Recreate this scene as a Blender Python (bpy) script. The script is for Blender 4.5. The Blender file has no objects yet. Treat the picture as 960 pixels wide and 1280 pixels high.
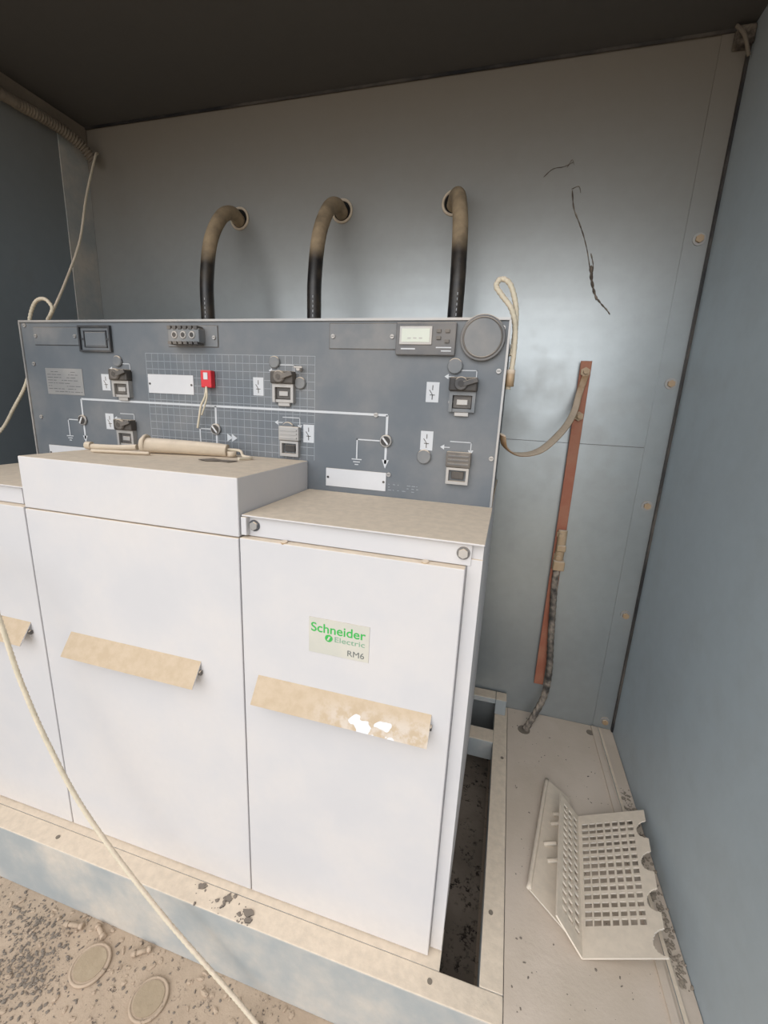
import bpy, bmesh, math, random
import numpy as np
from mathutils import Vector, Matrix
random.seed(3); rng=np.random.RandomState(5)
scene=bpy.context.scene
COL=scene.collection

def s2l(c):
    return tuple(((v/255)/12.92 if v/255<=.04045 else ((v/255+.055)/1.055)**2.4) for v in c)+(1,)

# ---------------------------------------------------------------- materials
def new_mat(name):
    m=bpy.data.materials.new(name);m.use_nodes=True
    nt=m.node_tree;b=nt.nodes["Principled BSDF"]
    return m,nt,b
def N(nt,t,**kw):
    n=nt.nodes.new(t)
    for k,v in kw.items(): setattr(n,k,v)
    return n
def mathn(nt,op,a,b=None,clamp=False):
    n=N(nt,"ShaderNodeMath",operation=op);n.use_clamp=clamp
    for i,v in enumerate((a,b)):
        if v is None: continue
        if isinstance(v,(int,float)): n.inputs[i].default_value=v
        else: nt.links.new(v,n.inputs[i])
    return n.outputs[0]
def maprange(nt,val,a,b,c=0,d=1,smooth=True):
    n=N(nt,"ShaderNodeMapRange");n.clamp=True
    if smooth:n.interpolation_type='SMOOTHSTEP'
    nt.links.new(val,n.inputs[0])
    for i,v in zip((1,2,3,4),(a,b,c,d)): n.inputs[i].default_value=v
    return n.outputs[0]
def noise(nt,scale,detail=4,rough=.55,vec=None,stretch=None):
    n=N(nt,"ShaderNodeTexNoise");n.inputs["Scale"].default_value=scale;n.inputs["Detail"].default_value=detail;n.inputs["Roughness"].default_value=rough
    g=N(nt,"ShaderNodeNewGeometry");v=g.outputs["Position"]
    if stretch:
        mp=N(nt,"ShaderNodeMapping");mp.inputs["Scale"].default_value=stretch;nt.links.new(v,mp.inputs[0]);v=mp.outputs[0]
    nt.links.new(v,n.inputs["Vector"]);return n.outputs["Fac"]
def mix(nt,fac,a,b):
    n=N(nt,"ShaderNodeMix",data_type='RGBA')
    if isinstance(fac,(int,float)): n.inputs[0].default_value=fac
    else: nt.links.new(fac,n.inputs[0])
    for i,v in ((6,a),(7,b)):
        if isinstance(v,tuple): n.inputs[i].default_value=v
        else: nt.links.new(v,n.inputs[i])
    return n.outputs[2]
DUST=s2l((214,198,178))
def dusty(name,base,rough=.5,metal=0.,film=.12,top=1.,lo=.25,hi=.7,dust=DUST,bump=0.,var=.06,film_scale=6,zdust=None):
    m,nt,b=new_mat(name)
    g=N(nt,"ShaderNodeNewGeometry");sx=N(nt,"ShaderNodeSeparateXYZ");nt.links.new(g.outputs["Normal"],sx.inputs[0])
    up=maprange(nt,sx.outputs[2],lo,hi)
    n1=noise(nt,film_scale,5,.6);n2=noise(nt,60,4,.6)
    upn=mathn(nt,'MULTIPLY',up,maprange(nt,n2,.15,.45,.9,1.))
    upn=mathn(nt,'MULTIPLY',upn,top)
    fl=mathn(nt,'MULTIPLY',maprange(nt,n1,.35,.75),film)
    fac=mathn(nt,'MAXIMUM',upn,fl)
    if zdust:
        sp=N(nt,"ShaderNodeSeparateXYZ");nt.links.new(g.outputs["Position"],sp.inputs[0])
        z=maprange(nt,sp.outputs[2],zdust[0],zdust[1],0,zdust[2])
        z=mathn(nt,'MULTIPLY',z,maprange(nt,n1,.3,.65,.55,1.))
        fac=mathn(nt,'MAXIMUM',fac,z)
    bc=mix(nt,maprange(nt,n1,.3,.7),tuple(c*(1-var) for c in base[:3])+(1,),tuple(min(1,c*(1+var)) for c in base[:3])+(1,))
    dc=mix(nt,maprange(nt,n2,.3,.7),tuple(c*.93 for c in dust[:3])+(1,),tuple(min(1,c*1.05) for c in dust[:3])+(1,))
    nt.links.new(mix(nt,fac,bc,dc),b.inputs["Base Color"])
    nt.links.new(maprange(nt,fac,0,1,rough,.95,False),b.inputs["Roughness"])
    nt.links.new(maprange(nt,fac,0,.7,metal,0,False),b.inputs["Metallic"])
    if bump:
        bp=N(nt,"ShaderNodeBump");bp.inputs["Strength"].default_value=bump;bp.inputs["Distance"].default_value=.003
        nt.links.new(n2,bp.inputs["Height"]);nt.links.new(bp.outputs[0],b.inputs["Normal"])
    return m

M={}
M['white']=dusty("white_painted_steel",s2l((196,196,199)),.5,film=.16,var=.03,zdust=(.30,.16,.35))
M['panel']=dusty("grey_panel_paint",s2l((98,105,112)),.5,film=.12,top=.9,var=.04)
M['plate']=dusty("grey_plate",s2l((102,108,114)),.5,film=.2)
M['plated']=dusty("grey_plate_dark",s2l((80,84,90)),.5,film=.2)
M['dark']=dusty("dark_plastic",s2l((54,56,60)),.5,film=.25,top=.9)
M['black']=dusty("black_plastic",s2l((30,30,33)),.5,film=.15,top=.7)
M['silver']=dusty("zinc_steel",s2l((164,164,164)),.4,.5,film=.35)
M['print']=dusty("white_print",s2l((196,200,205)),.6,film=.15)
M['gridprint']=dusty("grid_print",s2l((150,157,164)),.6,film=.15)
M['label']=dusty("white_label",s2l((206,207,210)),.5,film=.1)
M['lcd']=dusty("lcd_glass",s2l((200,206,194)),.3,film=.1)
M['red']=dusty("red_plastic",s2l((205,32,46)),.4,film=.05,top=.5)
M['green']=dusty("green_print",s2l((48,168,75)),.5,film=.02)
M['greyprint']=dusty("grey_print",s2l((98,105,104)),.5,film=.02)
M['palegreen']=dusty("pale_print",s2l((118,160,134)),.5,film=.02)
M['sticker']=dusty("sticker",s2l((187,188,180)),.5,film=.25)
M['copper']=dusty("copper_bar",s2l((160,98,76)),.5,.35,film=.35,top=.8,dust=s2l((176,144,118)),film_scale=12)
M['brass']=dusty("dusty_brass",s2l((170,144,112)),.5,.3,film=.6)
M['strap']=dusty("strap",s2l((150,116,78)),.7,film=.6,top=.8,film_scale=20)
M['rope']=dusty("rope_fibre",s2l((206,197,176)),.9,film=.4,bump=.8,film_scale=40)
M['dustobj']=dusty("dust_caked",s2l((196,181,160)),.95,film=.4,bump=.5)
M['olddust']=dusty("old_dust",s2l((116,106,94)),.95,film=.4,bump=.5,dust=s2l((140,127,110)))
M['covermid']=dusty("cover_centre",s2l((150,132,106)),.95,film=.4,bump=.5,top=.2)
M['cable']=dusty("black_cable",s2l((24,24,27)),.35,film=.12,lo=.35,hi=.9,top=.85,dust=s2l((172,151,122)),zdust=(1.535,1.59,.95),film_scale=20)
M['groundcable']=dusty("dusty_black_cable",s2l((50,48,46)),.6,film=.9,dust=s2l((165,152,138)),film_scale=30)
M['frame']=dusty("painted_frame",s2l((156,162,164)),.6,film=.55,lo=.2,hi=.6,bump=.3)
M['grille']=dusty("grille_plastic",s2l((210,202,190)),.6,film=.6,top=.8,bump=.1)
M['hole']=dusty("dark_cavity",s2l((16,14,12)),.9,film=0,top=.3)
M['grime']=dusty("grime",s2l((62,54,47)),.9,film=.3,top=.4,film_scale=60)
M['crumb']=dusty("dark_crumbs",s2l((66,60,58)),.9,film=.3,top=.25,film_scale=60)
M['stain']=dusty("dry_twig",s2l((88,78,70)),.9,film=.35,top=.3,film_scale=60)

def wall_mat(name,base,metal,rough,dustc,z0,z1,amt,film=.3,spangle=.08):
    m,nt,b=new_mat(name)
    g=N(nt,"ShaderNodeNewGeometry");sp=N(nt,"ShaderNodeSeparateXYZ");nt.links.new(g.outputs["Position"],sp.inputs[0])
    n1=noise(nt,1.7,6,.62);n2=noise(nt,9,5,.6);n3=noise(nt,30,4,.6);n4=noise(nt,6,3,.6,stretch=(.3,1,6))
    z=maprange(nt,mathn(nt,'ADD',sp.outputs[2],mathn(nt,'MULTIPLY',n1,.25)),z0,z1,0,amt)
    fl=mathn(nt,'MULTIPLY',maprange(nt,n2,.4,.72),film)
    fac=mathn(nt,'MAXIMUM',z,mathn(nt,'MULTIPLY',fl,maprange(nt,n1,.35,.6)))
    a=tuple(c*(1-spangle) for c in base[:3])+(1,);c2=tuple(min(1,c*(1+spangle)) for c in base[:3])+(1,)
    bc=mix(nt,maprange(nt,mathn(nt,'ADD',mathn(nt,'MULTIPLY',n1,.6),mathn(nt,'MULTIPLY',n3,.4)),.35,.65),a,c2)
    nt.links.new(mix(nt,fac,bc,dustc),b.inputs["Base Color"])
    r=mathn(nt,'ADD',maprange(nt,fac,0,1,rough,.8,False),mathn(nt,'MULTIPLY',mathn(nt,'SUBTRACT',n4,.5),.08))
    nt.links.new(r,b.inputs["Roughness"]);nt.links.new(maprange(nt,fac,0,.9,metal,metal*.2,False),b.inputs["Metallic"])
    bp=N(nt,"ShaderNodeBump");bp.inputs["Strength"].default_value=.05;bp.inputs["Distance"].default_value=.01
    nt.links.new(n1,bp.inputs["Height"]);nt.links.new(bp.outputs[0],b.inputs["Normal"])
    return m
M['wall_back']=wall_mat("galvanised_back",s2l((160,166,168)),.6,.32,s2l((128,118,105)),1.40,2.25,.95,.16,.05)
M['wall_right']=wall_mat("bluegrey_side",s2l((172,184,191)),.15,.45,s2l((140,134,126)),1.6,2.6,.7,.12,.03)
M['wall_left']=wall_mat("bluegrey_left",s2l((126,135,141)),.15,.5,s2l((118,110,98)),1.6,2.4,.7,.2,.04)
M['ceiling']=wall_mat("dark_ceiling",s2l((80,79,78)),.1,.7,s2l((82,77,72)),0,1,.5,.3,.06)

def floor_mat(name,c1,c2,dark,th,scale=90,bump=.6):
    m,nt,b=new_mat(name)
    n1=noise(nt,5,6,.6);n2=noise(nt,scale,5,.7);n3=noise(nt,18,5,.7)
    c=mix(nt,maprange(nt,n1,.3,.7),c1,c2)
    sp=mathn(nt,'MULTIPLY',maprange(nt,n2,th,th+.05),maprange(nt,n3,.48,.62))
    nt.links.new(mix(nt,sp,c,dark),b.inputs["Base Color"]);b.inputs["Roughness"].default_value=.95
    bp=N(nt,"ShaderNodeBump");bp.inputs["Strength"].default_value=bump;bp.inputs["Distance"].default_value=.004
    nt.links.new(mathn(nt,'ADD',mathn(nt,'MULTIPLY',n2,.4),n3),bp.inputs["Height"]);nt.links.new(bp.outputs[0],b.inputs["Normal"])
    return m
M['floor']=floor_mat("dusty_floor",s2l((188,168,147)),s2l((168,149,129)),s2l((98,87,78)),.54)
M['floorplate']=floor_mat("dusty_plate",s2l((205,190,175)),s2l((192,177,160)),s2l((110,100,92)),.66,120,.25)
M['pit']=floor_mat("pit_floor",s2l((160,146,132)),s2l((128,116,104)),s2l((60,52,46)),.5)
M['sand']=floor_mat("sand",s2l((200,184,160)),s2l((186,170,148)),s2l((120,100,80)),.7)

def handle_mat():
    m,nt,b=new_mat("dust_covered_handle")
    g=N(nt,"ShaderNodeNewGeometry");sp=N(nt,"ShaderNodeSeparateXYZ");nt.links.new(g.outputs["Position"],sp.inputs[0])
    sn=N(nt,"ShaderNodeSeparateXYZ");nt.links.new(g.outputs["Normal"],sn.inputs[0])
    n=noise(nt,34,2,.5);n2=noise(nt,55,4,.6)
    area=mathn(nt,'MULTIPLY',maprange(nt,sp.outputs[0],-.30,-.19),maprange(nt,sp.outputs[2],.686,.662))
    area2=mathn(nt,'MULTIPLY',area,maprange(nt,sp.outputs[0],-.095,-.125))
    rub=mathn(nt,'GREATER_THAN',mathn(nt,'MULTIPLY',n,area2),.53)
    thin=mathn(nt,'MULTIPLY',area,maprange(nt,n2,.4,.6,0,.3))
    up=maprange(nt,sn.outputs[2],.1,.4)
    fac=mathn(nt,'MULTIPLY',up,mathn(nt,'SUBTRACT',1.,mathn(nt,'MAXIMUM',rub,thin)))
    dc=mix(nt,maprange(nt,n2,.3,.7),s2l((181,162,137)),s2l((190,172,149)))
    nt.links.new(mix(nt,fac,s2l((214,214,216)),dc),b.inputs["Base Color"]);b.inputs["Roughness"].default_value=.9
    return m
M['handle']=handle_mat()

# ---------------------------------------------------------------- builders
def empty(name):
    e=bpy.data.objects.new(name,None);COL.objects.link(e);e.empty_display_size=.05;return e
def obj(name,me,mat,parent=None):
    o=bpy.data.objects.new(name,me);COL.objects.link(o)
    if mat is not None: me.materials.append(M[mat] if isinstance(mat,str) else mat)
    if parent: o.parent=parent
    return o
def box(name,x0,x1,y0,y1,z0,z1,mat,parent=None,bev=0.,seg=2):
    bm=bmesh.new();bmesh.ops.create_cube(bm,size=1)
    for v in bm.verts:
        v.co=Vector(((x0+x1)/2+v.co.x*(x1-x0),(y0+y1)/2+v.co.y*(y1-y0),(z0+z1)/2+v.co.z*(z1-z0)))
    if bev: bmesh.ops.bevel(bm,geom=bm.edges[:],offset=bev,segments=seg,affect='EDGES',profile=.5)
    me=bpy.data.meshes.new(name);bm.to_mesh(me);bm.free()
    return obj(name,me,mat,parent)
def boxes(name,lst,mat,parent=None):
    bm=bmesh.new()
    for (x0,x1,y0,y1,z0,z1) in lst:
        r=bmesh.ops.create_cube(bm,size=1)
        for v in r['verts']:
            v.co=Vector(((x0+x1)/2+v.co.x*(x1-x0),(y0+y1)/2+v.co.y*(y1-y0),(z0+z1)/2+v.co.z*(z1-z0)))
    me=bpy.data.meshes.new(name);bm.to_mesh(me);bm.free();return obj(name,me,mat,parent)
def cyl(name,c,axis,r,h,mat,parent=None,r2=None,seg=32,bev=0.):
    bm=bmesh.new();bmesh.ops.create_cone(bm,cap_ends=True,segments=seg,radius1=r,radius2=r if r2 is None else r2,depth=h)
    if bev:
        ed=[e for e in bm.edges if len(e.link_faces)==2 and any(len(f.verts)>4 for f in e.link_faces)]
        bmesh.ops.bevel(bm,geom=ed,offset=bev,segments=2,affect='EDGES')
    q=Vector((0,0,1)).rotation_difference(Vector(axis).normalized())
    bmesh.ops.transform(bm,matrix=Matrix.Translation(c)@q.to_matrix().to_4x4(),verts=bm.verts)
    me=bpy.data.meshes.new(name);bm.to_mesh(me);bm.free()
    o=obj(name,me,mat,parent)
    for p in me.polygons: p.use_smooth=len(p.vertices)<=4
    return o
def ring(name,c,axis,R,r,mat,parent=None):
    bm=bmesh.new();n=40;m=8
    vs=[[bm.verts.new(((R+r*math.cos(b))*math.cos(a),(R+r*math.cos(b))*math.sin(a),r*math.sin(b))) for b in [2*math.pi*j/m for j in range(m)]] for a in [2*math.pi*i/n for i in range(n)]]
    for i in range(n):
        for j in range(m):
            bm.faces.new((vs[i][j],vs[(i+1)%n][j],vs[(i+1)%n][(j+1)%m],vs[i][(j+1)%m]))
    q=Vector((0,0,1)).rotation_difference(Vector(axis).normalized())
    bmesh.ops.transform(bm,matrix=Matrix.Translation(c)@q.to_matrix().to_4x4(),verts=bm.verts)
    me=bpy.data.meshes.new(name);bm.to_mesh(me);bm.free()
    o=obj(name,me,mat,parent)
    for p in me.polygons:p.use_smooth=True
    return o
def catmull(pts,per=14):
    P=[np.array(p,float) for p in pts];P=[2*P[0]-P[1]]+P+[2*P[-1]-P[-2]];o=[]
    for i in range(1,len(P)-2):
        for k in range(per):
            t=k/per
            o.append(.5*((2*P[i])+(-P[i-1]+P[i+1])*t+(2*P[i-1]-5*P[i]+4*P[i+1]-P[i+2])*t*t+(-P[i-1]+3*P[i]-3*P[i+1]+P[i+2])*t**3))
    o.append(P[-2]);return np.array(o)
def tube(name,pts,r,mat,parent=None,seg=14,per=14,rfun=None,flat=None,twist=0.,lobes=0,lobe_amp=0.):
    C=catmull(pts,per);n=len(C)
    T=np.gradient(C,axis=0);T/=np.linalg.norm(T,axis=1)[:,None]
    up=np.array([0,0,1.]) if abs(T[0][2])<.9 else np.array([0,1.,0])
    nrm=np.cross(T[0],up);nrm/=np.linalg.norm(nrm)
    L=0;verts=[];faces=[]
    for i in range(n):
        if i: L+=np.linalg.norm(C[i]-C[i-1])
        nrm=nrm-nrm.dot(T[i])*T[i];nrm/=np.linalg.norm(nrm);b=np.cross(T[i],nrm)
        for j in range(seg):
            a=2*math.pi*j/seg
            rr=r*(rfun(L,i/(n-1)) if rfun else 1)
            if lobes: rr*=1+lobe_amp*abs(math.cos((a*lobes+L*twist)/2))-lobe_amp*.5
            ca,sa=math.cos(a),math.sin(a)
            if flat: sa*=flat
            verts.append(C[i]+rr*(ca*nrm+sa*b))
    for i in range(n-1):
        for j in range(seg):
            faces.append((i*seg+j,i*seg+(j+1)%seg,(i+1)*seg+(j+1)%seg,(i+1)*seg+j))
    faces.append(tuple(range(seg))[::-1]);faces.append(tuple((n-1)*seg+j for j in range(seg)))
    me=bpy.data.meshes.new(name);me.from_pydata([tuple(v) for v in verts],[],faces);me.update()
    o=obj(name,me,mat,parent)
    for p in me.polygons:p.use_smooth=len(p.vertices)==4
    return o
def poly(name,pts,thick,mat,parent=None):
    y0,y1=thick;n=len(pts)
    v=[(x,y0,z) for x,z in pts]+[(x,y1,z) for x,z in pts]
    f=[tuple(range(n)),tuple(range(2*n-1,n-1,-1))]+[(i,(i+1)%n,n+(i+1)%n,n+i) for i in range(n)]
    me=bpy.data.meshes.new(name);me.from_pydata(v,[],f);me.update()
    bm=bmesh.new();bm.from_mesh(me);bmesh.ops.recalc_face_normals(bm,faces=bm.faces);bm.to_mesh(me);bm.free()
    return obj(name,me,mat,parent)
def text(name,s,x0,x1,z,y,mat,parent,hh=None,bold=0.):
    cu=bpy.data.curves.new(name,'FONT');cu.body=s;cu.size=1;cu.offset=bold;cu.extrude=.0
    o=bpy.data.objects.new(name,cu);COL.objects.link(o);cu.materials.append(M[mat])
    bpy.context.view_layer.update()
    w=o.dimensions.x;h=o.dimensions.y
    sx=(x1-x0)/w;sz=sx if hh is None else hh/h
    o.rotation_euler=(math.pi/2,0,0);o.scale=(sx,sz,1);o.location=(x0-o.bound_box[0][0]*sx,y,z-o.bound_box[0][1]*sz);o.parent=parent
    return o

# ---------------------------------------------------------------- room
XL,XR,YB,ZC=-1.51,.432,1.393,2.04
YF=.27
box("wall_back",XL-.04,XR+.04,YB,YB+.03,0,ZC,'wall_back')
box("wall_right",XR,XR+.03,YF,YB,0,ZC,'wall_right')
box("wall_left",XL-.03,XL,YF,YB,0,ZC,'wall_left')
box("ceiling",XL-.04,XR+.04,YF-.05,YB+.03,ZC,ZC+.03,'ceiling')
box("floor",XL-.04,XR+.04,YF,YB+.03,-.03,0,'floor')
box("ground",-6,6,-7,YF,-.06,-.001,'sand')
box("trim_1",.372,.4305,YB-.0035,YB-.0002,.168,ZC-.003,'wall_back')
box("trim_2",.4265,.4318,YB-.016,YB-.004,.168,ZC-.003,'black')
box("trim_3",XL+.0005,XL+.004,1.29,YB-.001,0.0,1.985,'frame')
box("trim_4",XL+.0005,XL+.012,YF+.01,YB-.002,1.99,ZC-.001,'olddust',bev=.002)
box("trim_5",XL+.02,.371,YB-.0012,YB-.0001,1.0867,1.0882,'plated')
box("trim_6",XL+.013,XR-.001,YB-.008,YB-.004,ZC-.007,ZC-.0005,'black')
brk=empty("corner_bracket")
box("gusset",.395,.431,YB-.03,YB-.005,1.995,ZC-.008,'grime',brk,.004)
tube("dusty_web",[(.39,YB-.03,2.03),(.405,YB-.045,2.0),(.425,YB-.03,1.97)],.004,'olddust',brk,seg=8)
sc=empty("corner_screws")
for z in (1.611,1.262,.923,.577,.196):
    cyl("washer",(.405,YB-.0052,z),(0,-1,0),.0145,.003,'silver',sc)
    cyl("head",(.405,YB-.010,z),(0,-1,0),.0095,.007,'brass',sc,seg=6)

# ---------------------------------------------------------------- base frame
fr=empty("base_frame")
box("front_beam",-1.48,.098,.547,.5915,.0005,.167,'frame',fr,.002)
box("right_beam",.056,.098,.5915,YB-.003,.10,.167,'frame',fr,.002)
box("cross_beam",-.60,.056,1.205,1.262,.10,.167,'frame',fr,.002)
box("left_beam",-1.48,-1.43,.5915,YB-.003,.0005,.167,'frame',fr,.002)
box("inner_rail",-1.2,-.016,.5915,.66,.12,.167,'frame',fr)
box("rear_post",.055,.090,1.34,1.385,.168,.225,'frame',fr,.002)
box("rear_rail",-.4,.054,1.34,1.385,.206,.225,'frame',fr,.002)
for i,(x,y) in enumerate(((.071,.719),(-.030,.572),(.085,1.15),(-.9,.57))):
    cyl("bolt_hole_%d"%i,(x,y,.1676),(0,0,1),.0045,.001,'hole',fr)
box("cable_pit_floor",-1.42,.054,.67,1.38,.0005,.004,'pit')
fp=empty("floor_plate")
box("plate",.099,XR-.001,.42,YB-.001,.155,.166,'floorplate',fp,.001)
box("skirt",.099,XR-.001,.42,.424,.0005,.155,'frame',fp)
def slab(name,pts,z0,z1,mat,parent):
    n=len(pts);v=[(x,y,z0) for x,y in pts]+[(x,y,z1) for x,y in pts]
    f=[tuple(range(n))[::-1],tuple(range(n,2*n))]+[(i,(i+1)%n,n+(i+1)%n,n+i) for i in range(n)]
    me=bpy.data.meshes.new(name);me.from_pydata(v,[],f);me.update()
    bm=bmesh.new();bm.from_mesh(me);bmesh.ops.recalc_face_normals(bm,faces=bm.faces);bm.to_mesh(me);bm.free()
    return obj(name,me,mat,parent)
slab("edge_lip",[(.366,1.385),(.380,1.385),(.390,.6),(.376,.6)],.166,.1715,'floorplate',fp)
slab("edge_lip_b",[(.388,1.385),(.395,1.385),(.405,.6),(.398,.6)],.166,.1700,'frame',fp)
cyl("cable_hole",(.151,1.296,.1664),(0,0,1),.019,.001,'hole',fp)
cyl("cable_hole_b",(.36,1.355,.1664),(0,0,1),.012,.001,'hole',fp)

# ---------------------------------------------------------------- switchgear
sg=empty("switchgear_cabinet")
FB=.626
boxes("body",[(-1.206,-.017,FB,1.27,.169,.9795)],'white',sg)
box("side_panel",-.0385,-.0165,.6215,.627,.17,.955,'white',sg,.0008)
box("mechanism_housing",-1.203,-.021,.8745,1.25,.9795,1.328,'panel',sg,.002)
box("control_panel",-1.204,-.0205,.870,.8745,.981,1.331,'panel',sg,.001)
boxes("panel_rim",[(-1.206,-.019,.866,.8755,1.329,1.3335),(-.0215,-.0175,.867,.8755,.982,1.329),(-1.208,-1.204,.867,.8755,.982,1.329)],'silver',sg)
box("door_left",-1.206,-.9005,.606,.6255,.169,.9435,'white',sg,.0018)
box("door_middle",-.8970,-.4175,.606,.6255,.169,.9415,'white',sg,.0018)
box("door_right",-.4150,-.0400,.606,.6255,.169,.9435,'white',sg,.0018)
box("raised_box",-.8970,-.4165,.607,.8695,.9435,1.0445,'white',sg,.0018)
for nm,a,b in (("left",-1.206,-.8995),("right",-.4140,-.0155)):
    box("ledge_"+nm,a,b,.612,.8695,.9795,.9825,'white',sg,.001)
    box("ledge_flange_"+nm,a,b-.018,.6195,.6255,.945,.979,'white',sg,.0005)
    for k,(x) in enumerate((a+.020 if nm=='right' else a+.04,b-.030)):
        if nm=='left' and k==1: continue
        cyl("flange_bolt",(x,.6165,.964),(0,-1,0),.0075,.006,'silver',sg,seg=6)
        cyl("flange_washer",(x,.6190,.964),(0,-1,0),.0100,.0015,'plated',sg)
box("ledge_hook",-.4135,-.4035,.609,.6195,.948,.979,'white',sg,.001)
for i,(x,y) in enumerate(((-.335,.6085),(-.10,.609))):
    cyl("door_top_plug_%d"%i,(x,y+.003,.9435),(0,0,1),.0055,.006,'brass',sg)
def handle(x0,x1,nm):
    prof=[(.606,.6895),(.5795,.6520),(.5775,.6480),(.580,.6475),(.5815,.6510),(.606,.6865)]
    n=len(prof);v=[(x0,y,z) for y,z in prof]+[(x1,y,z) for y,z in prof]
    f=[tuple(range(n)),tuple(range(2*n-1,n-1,-1))]+[(i,(i+1)%n,n+(i+1)%n,n+i) for i in range(n)]
    me=bpy.data.meshes.new("handle");me.from_pydata(v,[],f);me.update()
    bm=bmesh.new();bm.from_mesh(me);bmesh.ops.recalc_face_normals(bm,faces=bm.faces);bm.to_mesh(me);bm.free()
    obj("handle_"+nm,me,'handle',sg)
    box("handle_return_"+nm,x0+.006,x1-.003,.603,.6062,.655,.684,'white',sg)
    cyl("handle_end_"+nm,(x1+.0005,.602,.668),(1,0,0),.0048,.004,'dark',sg,seg=16)
handle(-1.19,-.930,"left");handle(-.820,-.5065,"middle");handle(-.3855,-.0705,"right")
box("maker_label",-.2865,-.1805,.6050,.6058,.7595,.8235,'sticker',sg)
text("label_line_1","Schneider",-.2825,-.1865,.7985,.6047,'green',sg,.0165,.012)
text("label_line_2","Electric",-.2400,-.1875,.7855,.6047,'palegreen',sg,.0095,.003)
text("label_line_3","RM6",-.2170,-.1880,.7645,.6047,'greyprint',sg,.0105,0.)
cyl("label_logo",(-.2505,.6046,.7905),(0,-1,0),.0066,.0008,'green',sg)
poly("label_logo_mark",[(-.2535,.7870),(-.2505,.7868),(-.2472,.7938),(-.2505,.7940)],(.6036,.6041),'sticker',sg)

Yp=.870
def front(name,x0,x1,z0,z1,t,mat,bev=0.,y=Yp): return box(name,x0,x1,y-t,y-.0001,z0,z1,mat,sg,bev)
def screw(x,z,y=Yp,r=.0045):
    cyl("screw",(x,y-.0015,z),(0,-1,0),r,.003,'silver',sg,seg=16)
    box("screw_slot",x-r*.7,x+r*.7,y-.0034,y-.0029,z-.0006,z+.0006,'dark',sg)
front("blank_plate_a_shadowgap",-1.1635,-1.0205,1.2755,1.3185,.0006,'dark')
front("blank_plate_a",-1.162,-1.022,1.277,1.317,.0022,'plate',.0005)
for x,z in ((-1.155,1.297),(-1.03,1.297)): screw(x,z,Yp-.002,.004)
boxes("indicator_frame",[(-1.016,-.921,Yp-.007,Yp-.0001,1.317,1.321),(-1.016,-.921,Yp-.007,Yp-.0001,1.262,1.266),(-1.016,-1.012,Yp-.007,Yp-.0001,1.266,1.317),(-.925,-.921,Yp-.007,Yp-.0001,1.266,1.317)],'dark',sg)
front("indicator_window",-1.012,-.925,1.266,1.317,.002,'plate')
boxes("indicator_inner",[(-1.003,-.934,Yp-.004,Yp-.002,1.308,1.310),(-1.003,-.934,Yp-.004,Yp-.002,1.272,1.274),(-1.003,-1.001,Yp-.004,Yp-.002,1.272,1.310),(-.936,-.934,Yp-.004,Yp-.002,1.272,1.310),(-1.012,-1.003,Yp-.004,Yp-.002,1.289,1.293),(-.934,-.925,Yp-.004,Yp-.002,1.289,1.293)],'dark',sg)
box("indicator_inner_panel",-.999,-.938,Yp-.0035,Yp-.002,1.276,1.306,'plate',sg,.001)
front("rating_plate",-1.141,-1.023,1.159,1.222,.001,'silver')
rp_=[]
for r in range(8):
    x=-1.136
    while x<-1.032:
        l=.004+.014*rng.rand()
        if rng.rand()<.75: rp_.append((x,min(x+l,-1.028),Yp-.0012,Yp-.0010,1.1655+r*.0068,1.1667+r*.0068))
        x+=l+.003
boxes("rating_plate_print",rp_,'plated',sg)
front("blank_plate_b_shadowgap",-.7625,-.6305,1.2755,1.3215,.0006,'dark')
front("blank_plate_b",-.761,-.632,1.277,1.320,.0022,'plate',.0005)
screw(-.752,1.296,Yp-.002,.004);screw(-.64,1.296,Yp-.002,.004)
front("terminal_body",-.741,-.663,1.283,1.312,.022,'plate',.002,y=Yp-.0015)
for k in range(3):
    x=-.725+k*.0225
    ring("terminal_collar",(x,Yp-.024,1.298),(0,-1,0),.0062,.0018,'silver',sg)
    cyl("terminal_bore",(x,Yp-.0240,1.298),(0,-1,0),.005,.003,'black',sg)
boxes("terminal_teeth",[(-.742+k*.0135,-.742+k*.0135+.009,Yp-.026,Yp-.006,1.310,1.3165) for k in range(6)]+[(-.742+k*.0135,-.742+k*.0135+.009,Yp-.026,Yp-.006,1.279,1.285) for k in range(6)],'dark',sg)
front("blank_plate_c_shadowgap",-.3705,-.2295,1.2755,1.325,.0006,'dark')
front("blank_plate_c",-.369,-.2295,1.277,1.3235,.0022,'plate',.0005)
screw(-.361,1.300,Yp-.002,.004);screw(-.238,1.300,Yp-.002,.004)
front("display_bezel",-.229,-.114,1.266,1.3245,.010,'plated',.002)
front("display_lcd_frame",-.2215,-.1585,1.2845,1.3175,.0125,'silver',.001)
front("display_lcd",-.217,-.163,1.289,1.313,.0132,'lcd')
boxes("display_lcd_digits",[(-.205+i*.011,-.205+i*.011+.006,Yp-.0138,Yp-.0132,1.295,1.297) for i in range(3)],'silver',sg)
for k,(x,z) in enumerate(((-.146,1.309),(-.146,1.297),(-.130,1.309),(-.130,1.291))):
    front("display_button_%d"%k,x-.004,x+.004,z-.003,z+.003,.013,'dark',.0005)
boxes("display_print",[(-.218,-.19,Yp-.0104,Yp-.0099,1.276,1.2785),(-.150,-.121,Yp-.0104,Yp-.0099,1.279,1.281),(-.14,-.121,Yp-.0104,Yp-.0099,1.273,1.275)],'print',sg)
cyl("gauge_rim",(-.0655,Yp-.005,1.298),(0,-1,0),.0405,.010,'plated',sg,seg=48,bev=.001)
cyl("gauge_glass",(-.0655,Yp-.0095,1.298),(0,-1,0),.033,.003,'plate',sg,seg=48)
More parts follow.
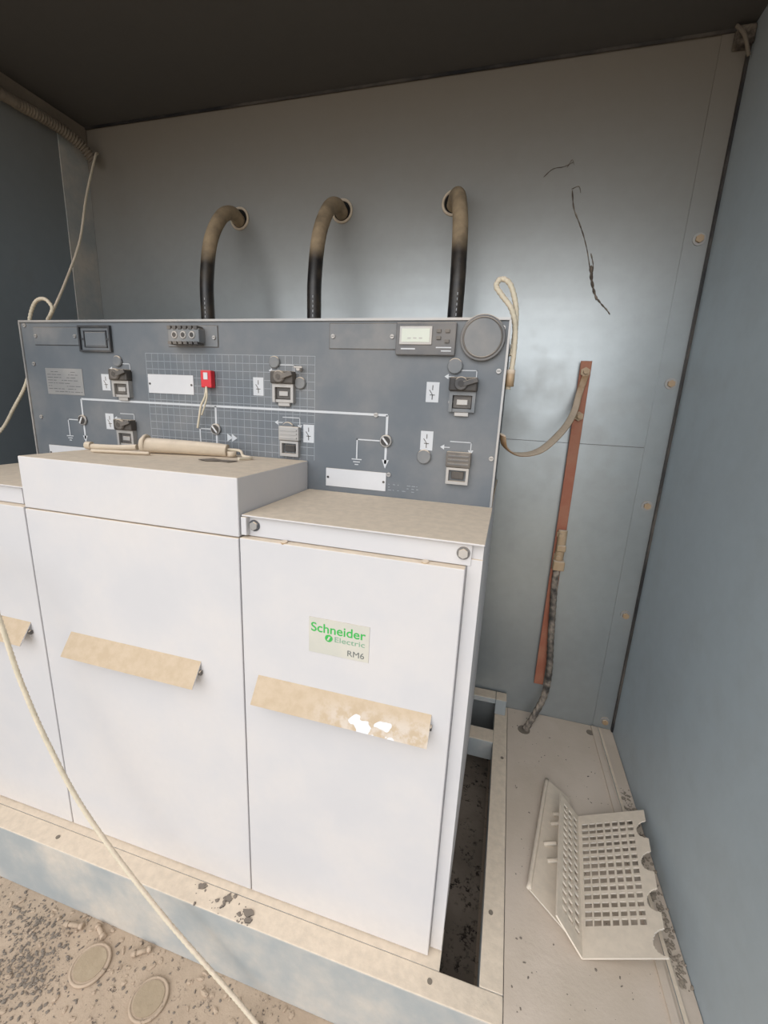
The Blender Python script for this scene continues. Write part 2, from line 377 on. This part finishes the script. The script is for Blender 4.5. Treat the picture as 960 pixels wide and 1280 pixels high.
ring("gauge_ring",(-.0655,Yp-.0100,1.298),(0,-1,0),.0345,.0018,'dark',sg)
gl=[]
x=-.829
while x<-.399: gl.append((x-.00055,x+.00055,Yp-.0004,Yp-.0001,1.046,1.2615)); x+=.0171
z=1.2615
while z>1.045: gl.append((-.829,-.4005,Yp-.0004,Yp-.0001,z-.00055,z+.00055)); z-=.0171
boxes("printed_grid",gl,'gridprint',sg)
w=.0024
ml=[(-1.035,-.240,Yp-.0009,Yp-.0004,1.1505-w,1.1505+w)]
for x in (-1.036,-.646,-.241): ml.append((x-w,x+w,Yp-.0009,Yp-.0004,1.052,1.1505))
for x,gx in ((-1.036,-1.086),(-.646,-.690),(-.241,-.304)):
    ml+= [(gx-.0014,x,Yp-.0009,Yp-.0004,1.097,1.0995),(gx-.0014,gx+.0014,Yp-.0009,Yp-.0004,1.058,1.0995)]
    for i,hw in enumerate((.011,.0075,.004)):
        ml.append((gx-hw,gx+hw,Yp-.0009,Yp-.0004,1.0555-i*.0055,1.0575-i*.0055))
boxes("mimic_lines",ml,'print',sg)
for i,x in enumerate((-1.036,-.646,-.241)):
    poly("mimic_arrow_%d"%i,[(x-.0075,1.060),(x+.0075,1.060),(x,1.042)],(Yp-.0009,Yp-.0004),'print',sg)
    cyl("mimic_switch_%d"%i,(x,Yp-.003,1.099),(0,-1,0),.0125,.006,'silver',sg,seg=32,bev=.001)
    cyl("mimic_switch_core_%d"%i,(x,Yp-.0065,1.099),(0,-1,0),.0098,.0015,'black',sg)
    b=box("mimic_switch_bar_%d"%i,-.009,.009,-.0015,.0005,-.0018,.0018,'label',sg)
    b.location=(x,Yp-.0075,1.099);b.rotation_euler=(0,math.radians(50 if i else -60),0)
for x in (-.612,-.60): poly("mimic_fuse",[(x-.006,1.073),(x-.006,1.091),(x+.008,1.082)],(Yp-.0009,Yp-.0004),'print',sg)
def label(nm,x0,x1,z0,z1):
    front(nm,x0,x1,z0,z1,.0018,'label',.0004)
    cyl(nm+"_rivet",(x0+.005,Yp-.0022,(z0+z1)/2),(0,-1,0),.0026,.0012,'dark',sg,seg=12)
    cyl(nm+"_rivet_b",(x1-.005,Yp-.0022,(z0+z1)/2),(0,-1,0),.0026,.0012,'dark',sg,seg=12)
label("name_label_a",-.826,-.701,1.173,1.2155);label("name_label_b",-.373,-.2375,.994,1.033);label("name_label_c",-1.162,-1.000,.99,1.029)
for i,(x,z) in enumerate(((-.952,1.193),(-.952,1.100),(-.535,1.197),(-.415,1.103),(-.152,1.199),(-.157,1.105))):
    hw=.0125;hh=.019
    front("pictogram_%d"%i,x-hw,x+hw,z-hh,z+hh,.0008,'print')
    st=[(x-.0008,x+.0008,Yp-.0012,Yp-.0008,z+.004,z+.013),(x-.0008,x+.0008,Yp-.0012,Yp-.0008,z-.014,z-.005),(x-.005,x+.005,Yp-.0012,Yp-.0008,z-.006,z-.0045)]
    boxes("pictogram_mark_%d"%i,st,'dark',sg)
    poly("pictogram_blade_%d"%i,[(x-.007,z+.004),(x-.0055,z+.0045),(x+.001,z-.005),(x-.0005,z-.005)],(Yp-.0012,Yp-.0008),'dark',sg)
for i,(x,z) in enumerate(((-.909,1.242),(-.494,1.248),(-.434,1.207),(-.916,1.088),(-.112,1.248),(-.160,1.073),(-.463,1.111))):
    r=.0145 if i>=4 else .0125
    cyl("sealing_plug_%d"%i,(x,Yp-.003,z),(0,-1,0),r,.006,'plate',sg,seg=32,bev=.0015)
def socket(i,x,z,style):
    boxes("socket_outline_%d"%i,[(x-.020,x+.022,Yp-.0009,Yp-.0003,z+.042,z+.0436),(x+.0205,x+.022,Yp-.0009,Yp-.0003,z+.026,z+.0436),(x-.031,x-.020,Yp-.0009,Yp-.0003,z+.030,z+.0316)],'print',sg)
    poly("socket_arrow_%d"%i,[(x-.031,z+.036),(x-.031,z+.026),(x-.039,z+.031)],(Yp-.0009,Yp-.0003),'print',sg)
    poly("socket_arrow_b_%d"%i,[(x+.016,z+.028),(x+.0265,z+.028),(x+.0215,z+.018)],(Yp-.0009,Yp-.0003),'print',sg)
    if style==0:
        front("socket_shroud_%d"%i,x-.027,x+.026,z+.004,z+.030,.018,'black',.003)
        cyl("socket_hub_%d"%i,(x-.004,Yp-.019,z+.018),(0,-1,0),.0125,.010,'dark',sg,bev=.0015)
        cyl("socket_hub_core_%d"%i,(x-.004,Yp-.0245,z+.018),(0,-1,0),.006,.002,'black',sg,seg=6)
        b=box("socket_lever_%d"%i,-.004,.028,-.005,0,-.0045,.0045,'dark',sg,.001);b.location=(x,Yp-.020,z+.017);b.rotation_euler=(0,math.radians(-18),0)
        boxes("socket_bracket_%d"%i,[(x-.025,x+.024,Yp-.012,Yp,z-.003,z+.004),(x-.025,x-.019,Yp-.012,Yp,z-.034,z-.003),(x+.018,x+.024,Yp-.012,Yp,z-.034,z-.003),(x-.019,x+.018,Yp-.009,Yp,z-.034,z-.028)],'silver' if i!=4 else 'plate',sg)
        front("socket_guard_%d"%i,x-.018,x+.017,z-.027,z-.003,.006,'dark',.001)
        front("socket_slot_%d"%i,x-.011,x+.010,z-.021,z-.011,.0085,'silver',.001)
        front("socket_foot_%d"%i,x-.014,x+.013,z-.042,z-.034,.007,'silver',.001)
    else:
        front("socket_cover_%d"%i,x-.024,x+.024,z-.006,z+.024,.014,'silver' if i==3 else 'dark',.002)
        boxes("socket_cover_rib_%d"%i,[(x-.020,x+.020,Yp-.0165,Yp-.013,z+.015-k*.008,z+.018-k*.008) for k in range(3)],'silver' if i==3 else 'plated',sg)
        boxes("socket_bracket_%d"%i,[(x-.022,x+.022,Yp-.011,Yp,z-.012,z-.007),(x-.022,x-.017,Yp-.011,Yp,z-.040,z-.012),(x+.017,x+.022,Yp-.011,Yp,z-.040,z-.012),(x-.017,x+.017,Yp-.011,Yp,z-.040,z-.034)],'silver',sg)
        front("socket_slot_%d"%i,x-.012,x+.012,z-.030,z-.016,.006,'black',.001)
for i,(x,z,s) in enumerate(((-.898,1.194,0),(-.898,1.078,0),(-.470,1.200,0),(-.457,1.092,1),(-.092,1.198,0),(-.090,1.064,1))): socket(i,x,z,s)
cyl("t_bolt",(-.433,Yp-.008,1.235),(0,-1,0),.004,.016,'silver',sg);box("t_bolt_bar",-.443,-.423,Yp-.017,Yp-.013,1.236,1.240,'silver',sg,.001)
for x,z in ((-.031,1.241),(-.028,1.079),(-1.176,1.231),(-.031,1.316),(-1.176,1.10),(-.265,1.150),(-.232,1.03),(-.115,1.182),(-1.190,1.322)): screw(x,z)
boxes("fine_print",[(-.232+.010*k,-.232+.010*k+.006*rng.rand()+.002,Yp-.0006,Yp-.0002,1.009-j*.006,1.0102-j*.006) for k in range(7) for j in range(3) if rng.rand()<.8],'gridprint',sg)

pl=empty("safety_padlock")
box("tag_body",-.670,-.643,Yp-.016,Yp-.001,1.190,1.227,'red',pl,.002)
box("tag_window",-.662,-.651,Yp-.0175,Yp-.0155,1.207,1.222,'label',pl,.001)
tube("tag_string",[(-.655,.853,1.192),(-.658,.850,1.17),(-.670,.851,1.15),(-.678,.853,1.125),(-.684,.853,1.10)],.0024,'rope',pl,seg=8)
tube("tag_string_b",[(-.655,.853,1.192),(-.652,.849,1.17),(-.662,.850,1.145),(-.671,.853,1.13)],.0018,'rope',pl,seg=8)

# ---------------------------------------------------------------- cables from wall holes
for i,(hx,ex) in enumerate(((-.911,-.900),(-.557,-.556),(-.221,-.165))):
    c=empty("power_cable")
    y0=YB-.001
    fx=lambda y:ex+(hx-ex)*(y-1.195)/(1.393-1.195)
    tube("jacket",[(fx(y),y,z) for y,z in ((y0-.002,1.726),(1.345,1.731),(1.285,1.697),(1.225,1.612),(1.198,1.50),(1.196,1.40),(1.198,1.334))],.0195,'cable',c,seg=20)
    ring("grommet",(hx,YB-.002,1.733),(0,-1,0),.030,.004,'dustobj',c)
    cyl("hole",(hx,YB-.001,1.733),(0,-1,0),.029,.0015,'hole',c)
    boxes("jacket_print",[(ex+.004,ex+.0055,1.196-.0198,1.196-.0186,1.36+k*.012,1.366+k*.012) for k in range(8)],'print',c)
# ---------------------------------------------------------------- copper bar & ground cable
cb=empty("copper_earth_bar")
box("bar",.170,.199,YB-.022,YB-.015,.294,1.315,'copper',cb,.001)
for z in (1.29,.36,.80): cyl("standoff",(.184,YB-.008,z),(0,-1,0),.009,.0145,'dustobj',cb)
for z in (1.285,1.165,.815,.745):
    cyl("bolt",(.184,YB-.028,z),(0,-1,0),.013,.010,'brass',cb,seg=6)
    cyl("stud",(.184,YB-.038,z),(0,-1,0),.006,.014,'brass',cb,seg=12)
ec=empty("earth_cable")
tube("lug",[(.188,YB-.032,.83),(.188,YB-.034,.78),(.186,YB-.034,.72)],.013,'brass',ec,seg=12,flat=.5)
box("clamp",.172,.205,YB-.050,YB-.023,.705,.735,'brass',ec,.003)
box("clamp_b",.176,.202,YB-.046,YB-.023,.765,.785,'brass',ec,.003)
tube("cable",[(.187,YB-.034,.73),(.186,YB-.036,.66),(.192,YB-.040,.56),(.200,YB-.045,.45),(.207,YB-.05,.36),(.203,YB-.055,.28),(.180,1.315,.22),(.155,1.298,.166)],.0095,'groundcable',ec,twist=300,lobes=3,lobe_amp=.25,per=20)
tube("braid_strap",[(.187,YB-.030,1.28),(.176,YB-.04,1.23),(.162,1.30,1.175),(.130,1.2,1.13),(.075,1.06,1.088),(.025,.955,1.083),(-.004,.905,1.10),(-.012,.885,1.125)],.009,'strap',ec,seg=12,flat=.25,per=16)

lp=empty("tie_cord")
tube("cord",[(-.012,.885,1.21),(-.008,.884,1.26),(-.010,.884,1.315),(-.020,.886,1.350),(-.040,.89,1.375),(-.052,.895,1.392),(-.045,.90,1.405),(-.028,.90,1.396),(-.014,.896,1.360),(-.010,.890,1.32),(-.011,.885,1.27)],.0048,'rope',lp,seg=10,rfun=lambda L,t:1+.1*math.sin(L*700))
cyl("knot",(-.0095,.882,1.23),(0,0,1),.008,.03,'brass',lp)

# ---------------------------------------------------------------- rope
rp=empty("hanging_rope")
rf=dict(lobes=2,lobe_amp=.35,twist=700)
tube("upper_run",[(-1.400,1.335,1.93),(-1.375,1.30,1.90),(-1.350,1.23,1.76),(-1.303,1.15,1.61),(-1.25,1.05,1.48),(-1.187,.95,1.379),(-1.176,.92,1.345)],.0032,'rope',rp,seg=10,per=40,**rf)
tube("loop",[(-1.176,.92,1.345),(-1.14,.90,1.352),(-1.125,.895,1.368),(-1.145,.895,1.387),(-1.18,.90,1.385),(-1.21,.905,1.36),(-1.218,.90,1.32),(-1.222,.90,1.26),(-1.254,.90,1.185),(-1.31,.90,1.12),(-1.385,.90,1.045),(-1.40,.80,.95),(-1.28,.62,.87),(-1.05,.52,.84),(-.90,.50,.83),(-.853,.5,.79),(-.819,.5,.646),(-.774,.5,.518),(-.699,.5,.376),(-.548,.5,.199),(-.343,.5,.008),(-.30,.47,.006),(-.22,.40,.006)],.0040,'rope',rp,seg=10,per=60,**rf)

cd=empty("corrugated_conduit")
tube("hose",[(-1.475,.95,1.965),(-1.478,1.126,1.972),(-1.475,1.20,1.975),(-1.468,1.265,1.972),(-1.455,1.32,1.955),(-1.44,1.352,1.925)],.015,'olddust',cd,seg=14,per=30,rfun=lambda L,t:1+.16*math.sin(L*750))

tw=empty("dried_vine")
def twg(n,pts,r): tube(n,[(x,YB-.0015,z) for x,z in pts],r,'stain',tw,seg=8,flat=None,rfun=lambda L,t:(.6+.8*abs(math.sin(L*90+t*7)))*(1-.4*t))
twg("stem",[(.090,1.742),(.100,1.70),(.118,1.665),(.135,1.63),(.150,1.59),(.163,1.545)],.0014)
twg("stem_b",[(.163,1.56),(.168,1.53),(.178,1.50),(.190,1.475)],.0036)
twg("stem_d",[(.190,1.478),(.205,1.462),(.218,1.45),(.228,1.438)],.0018)
twg("stem_c",[(.158,1.59),(.168,1.56),(.170,1.52)],.0012)
twg("branch_a",[(.014,1.778),(.035,1.795),(.062,1.798),(.083,1.806)],.0008)
twg("branch_b",[(.07,1.795),(.08,1.812),(.087,1.80)],.0007)
twg("branch_c",[(.088,1.745),(.105,1.75),(.112,1.735)],.0009)

# ---------------------------------------------------------------- tools on the raised box
tl=empty("operating_lever")
zt=1.0452
tube("grip",[(-.765,.775,zt+.0165),(-.70,.792,zt+.0165),(-.62,.813,zt+.0145),(-.585,.822,zt+.013)],.0165,'dustobj',tl,seg=24,rfun=lambda L,t:1.0-.18*t+(.08 if L<.012 else 0))
ring("collar",(-.757,.777,zt+.0205),(.97,.24,0),.0165,.0035,'dustobj',tl)
cyl("grip_bore",(-.7655,.7748,zt+.0165),(.97,.24,0),.0095,.002,'grime',tl)
tube("shaft",[(-.77,.765,zt+.012),(-.82,.760,zt+.008),(-.885,.750,zt+.007)],.0062,'dustobj',tl,seg=12)
tube("shaft_tip",[(-.880,.751,zt+.009),(-.893,.749,zt+.009)],.0085,'dustobj',tl,seg=12)
tube("thin_rod",[(-.84,.715,zt+.004),(-.78,.73,zt+.004),(-.72,.745,zt+.004)],.0035,'dustobj',tl,seg=8)
cyl("hang_ring",(-.577,.824,zt+.0065),(0,0,1),.010,.012,'dustobj',tl)
tube("lanyard",[(-.585,.822,zt+.016),(-.56,.83,zt+.014),(-.545,.82,zt+.005),(-.52,.81,zt+.004),(-.53,.78,zt+.004)],.003,'rope',tl,seg=8)
pp=empty("paper_scrap")
slab("sheet",[(-.60,.745),(-.575,.735),(-.55,.75),(-.53,.745),(-.525,.77),(-.56,.765),(-.585,.775)],zt+.0006,zt+.0016,'crumb',pp)

# ---------------------------------------------------------------- broken louvre grille on floor
gr=empty("plastic_vent_grille")
def sheet(name,A,B,C_,D,holes,nu,nv,mat,th=.0035):
    A,B,C_,D=[Vector(p) for p in (A,B,C_,D)]
    wu=((C_-A).length+(D-B).length)/2;wv=(B-A).length
    vs=[];fs=[]
    def P(u,v): return (A.lerp(C_,u)).lerp(B.lerp(D,u),v)
    for i in range(nu+1):
        for j in range(nv+1): vs.append(tuple(P(i/nu,j/nv)))
    for i in range(nu):
        for j in range(nv):
            if not holes((i+.5)/nu*wu,(j+.5)/nv*wv,wu,wv):
                a=i*(nv+1)+j;fs.append((a,a+1,a+nv+2,a+nv+1))
    me=bpy.data.meshes.new(name);me.from_pydata(vs,[],fs);me.update()
    bm=bmesh.new();bm.from_mesh(me);bmesh.ops.delete(bm,geom=[v for v in bm.verts if not v.link_faces],context='VERTS');bm.to_mesh(me);bm.free()
    o=obj(name,me,mat,gr);md=o.modifiers.new("s",'SOLIDIFY');md.thickness=th;md.offset=0
    return o
def main_holes(u,v,wu,wv):
    for c in (.17,.42,.68,.92):
        if (u-wu)**2+(v-c*wv)**2<.0235**2: return True
    if .026<v<wv-.052 and .010<u<wu-.030:
        pu=(u-.010)%.0170; pv=(v-.026)%.0175
        if u>.010+.0170*6.97: return False
        return pu<.0132 and pv<.0120
    return False
def strip_holes(u,v,wu,wv):
    if .02<v<wv-.03 and .008<u<wu-.012:
        return (u-.008)%.019<.013 and (v-.02)%.0175<.0115
    return False
sheet("main_face",(.276,1.010,.170),(.241,.690,.170),(.424,1.029,.222),(.382,.703,.222),main_holes,100,200,'grille')
sheet("folded_strip",(.276,1.010,.170),(.241,.690,.170),(.227,1.016,.222),(.190,.714,.222),strip_holes,40,200,'grille')
sheet("back_plate",(.206,1.099,.176),(.147,.784,.176),(.262,1.06,.169),(.215,.73,.169),lambda *a:False,4,4,'grille',.004)
tube("plate_edge",[(.206,1.099,.178),(.176,.94,.180),(.147,.784,.178)],.005,'grille',gr,seg=8)
for (x,y) in ((.185,.90),(.205,.96),(.213,.99),(.19,.86)):
    tube("pin",[(x,y,.177),(x+.028,y+.006,.183)],.0045,'grille',gr,seg=10)

# ---------------------------------------------------------------- covers / bolts on lower floor
def disc(x,y,r,nm):
    e=empty(nm)
    cyl("plate",(x,y,.0027),(0,0,1),r,.005,'floor',e,seg=48,bev=.001)
    ring("rim",(x,y,.0035),(0,0,1),r*.93,.003,'floor',e)
    cyl("inner",(x,y,.0058),(0,0,1),r*.78,.0015,'covermid',e,seg=40)
    return e
disc(-.722,.478,.038,"cast_cover");disc(-.565,.470,.036,"cast_cover")
def bolt(x,y,a,l=.05):
    e=empty("loose_bolt");d=Vector((math.cos(a),math.sin(a),0))
    c=Vector((x,y,.0065));cyl("shank",c,d,.0045,l,'floor',e,seg=16)
    cyl("head",c+d*(l/2),d,.0065,.008,'floor',e,seg=6)
    cyl("nut",c-d*(l*.3),d,.0062,.006,'floor',e,seg=6)
bolt(-.82,.520,.2,.04);bolt(-.755,.530,-.4,.035);bolt(-.64,.525,.6,.035)

def crumbs(name,gen,n,mat,smin,smax):
    bm=bmesh.new()
    for _ in range(n):
        x,y,z=gen();s=smin+(smax-smin)*random.random()**2.5
        r=bmesh.ops.create_icosphere(bm,subdivisions=1,radius=1)
        rot=Matrix.Rotation(random.random()*6.28,3,'Z');sc3=Vector((s*(.6+random.random()),s*(.5+.6*random.random()),s*(.25+.3*random.random())))
        for v in r['verts']:
            k=1+.35*(random.random()-.5);v.co=rot@Vector((v.co.x*sc3.x*k,v.co.y*sc3.y*k,v.co.z*sc3.z))+Vector((x,y,z+sc3.z*.5))
    me=bpy.data.meshes.new(name);bm.to_mesh(me);bm.free();return obj(name,me,mat)
def gdk():
    if random.random()<.5: return (random.gauss(-.84,.05),min(.54,random.gauss(.43,.035)),0.)
    if random.random()<.4: return (random.gauss(-.90,.06),min(.54,random.gauss(.50,.02)),0.)
    return (random.uniform(-1.05,-.35),random.uniform(.36,.54),.0)
crumbs("floor_debris",gdk,1400,'crumb',.0007,.0045)
crumbs("sand_clumps",lambda:(random.uniform(-1.05,-.25),random.uniform(.33,.545),.0),500,'floor',.001,.007)
cl=[(-.518,.580,.012),(-.45,.578,.012),(-.40,.565,.016),(-.41,.556,.010),(-.47,.562,.016)]
def gcl():
    c=random.choice(cl);return (random.gauss(c[0],c[2]*.7),min(.586,max(.549,random.gauss(c[1],.008))),.167)
crumbs("paint_flakes",gcl,50,'crumb',.0012,.0060)
fl_=empty("large_paint_flake")
def flake(x,y,s):
    n=9;pts=[(x+s*(.6+.5*random.random())*math.cos(2*math.pi*k/n),y+.6*s*(.6+.5*random.random())*math.sin(2*math.pi*k/n)) for k in range(n)]
    slab("flake",pts,.1672,.1695,'crumb',fl_)
for x,y,s in ((-.518,.580,.010),(-.452,.577,.011),(-.398,.568,.014),(-.392,.556,.010)): flake(x,y,s)
crumbs("fine_grit",lambda:(random.uniform(.11,.38),random.uniform(.55,1.38),.166),190,'crumb',.0006,.0028)
crumbs("wall_foot_debris",lambda:(random.gauss(.415,.007),random.uniform(.70,1.15),.166),260,'grime',.0015,.006)
# ---------------------------------------------------------------- light : bright hazy sky, brighter toward the open side
wd=bpy.data.worlds.new("hazy_sky");scene.world=wd;wd.use_nodes=True
nt=wd.node_tree;bg=nt.nodes["Background"]
tc=N(nt,"ShaderNodeTexCoord");nm=N(nt,"ShaderNodeVectorMath",operation='NORMALIZE');nt.links.new(tc.outputs["Generated"],nm.inputs[0])
def lobe(d,p,s):
    dt=N(nt,"ShaderNodeVectorMath",operation='DOT_PRODUCT');nt.links.new(nm.outputs[0],dt.inputs[0])
    dt.inputs[1].default_value=Vector(d).normalized()
    return mathn(nt,'MULTIPLY',mathn(nt,'POWER',mathn(nt,'MAXIMUM',dt.outputs["Value"],0.),p),s)
st=mathn(nt,'ADD',mathn(nt,'ADD',lobe((-.28,-1,.90),4.,2.75),lobe((.06,-1,.24),40.,3.0)),.75)
nt.links.new(st,bg.inputs[1])
bg.inputs[0].default_value=(.985,.988,1.0,1)
# ---------------------------------------------------------------- camera
f=543.0
Zc=-np.array([-105,-2210,-543.]);Zc/=np.linalg.norm(Zc)
Xc=np.array([2030,-230,543.]);Xc-=Xc.dot(Zc)*Zc;Xc/=np.linalg.norm(Xc)
Yc=np.cross(Zc,Xc)
cam=bpy.data.cameras.new("camera");co=bpy.data.objects.new("camera",cam);COL.objects.link(co)
cam.sensor_fit='HORIZONTAL';cam.sensor_width=36;cam.lens=f/960*36;cam.clip_start=.01
R=Matrix((Xc.tolist(),Yc.tolist(),Zc.tolist())).to_4x4()
co.matrix_world=Matrix.Translation((0,0,1.17))@R
scene.camera=co
scene.view_settings.view_transform='Standard'
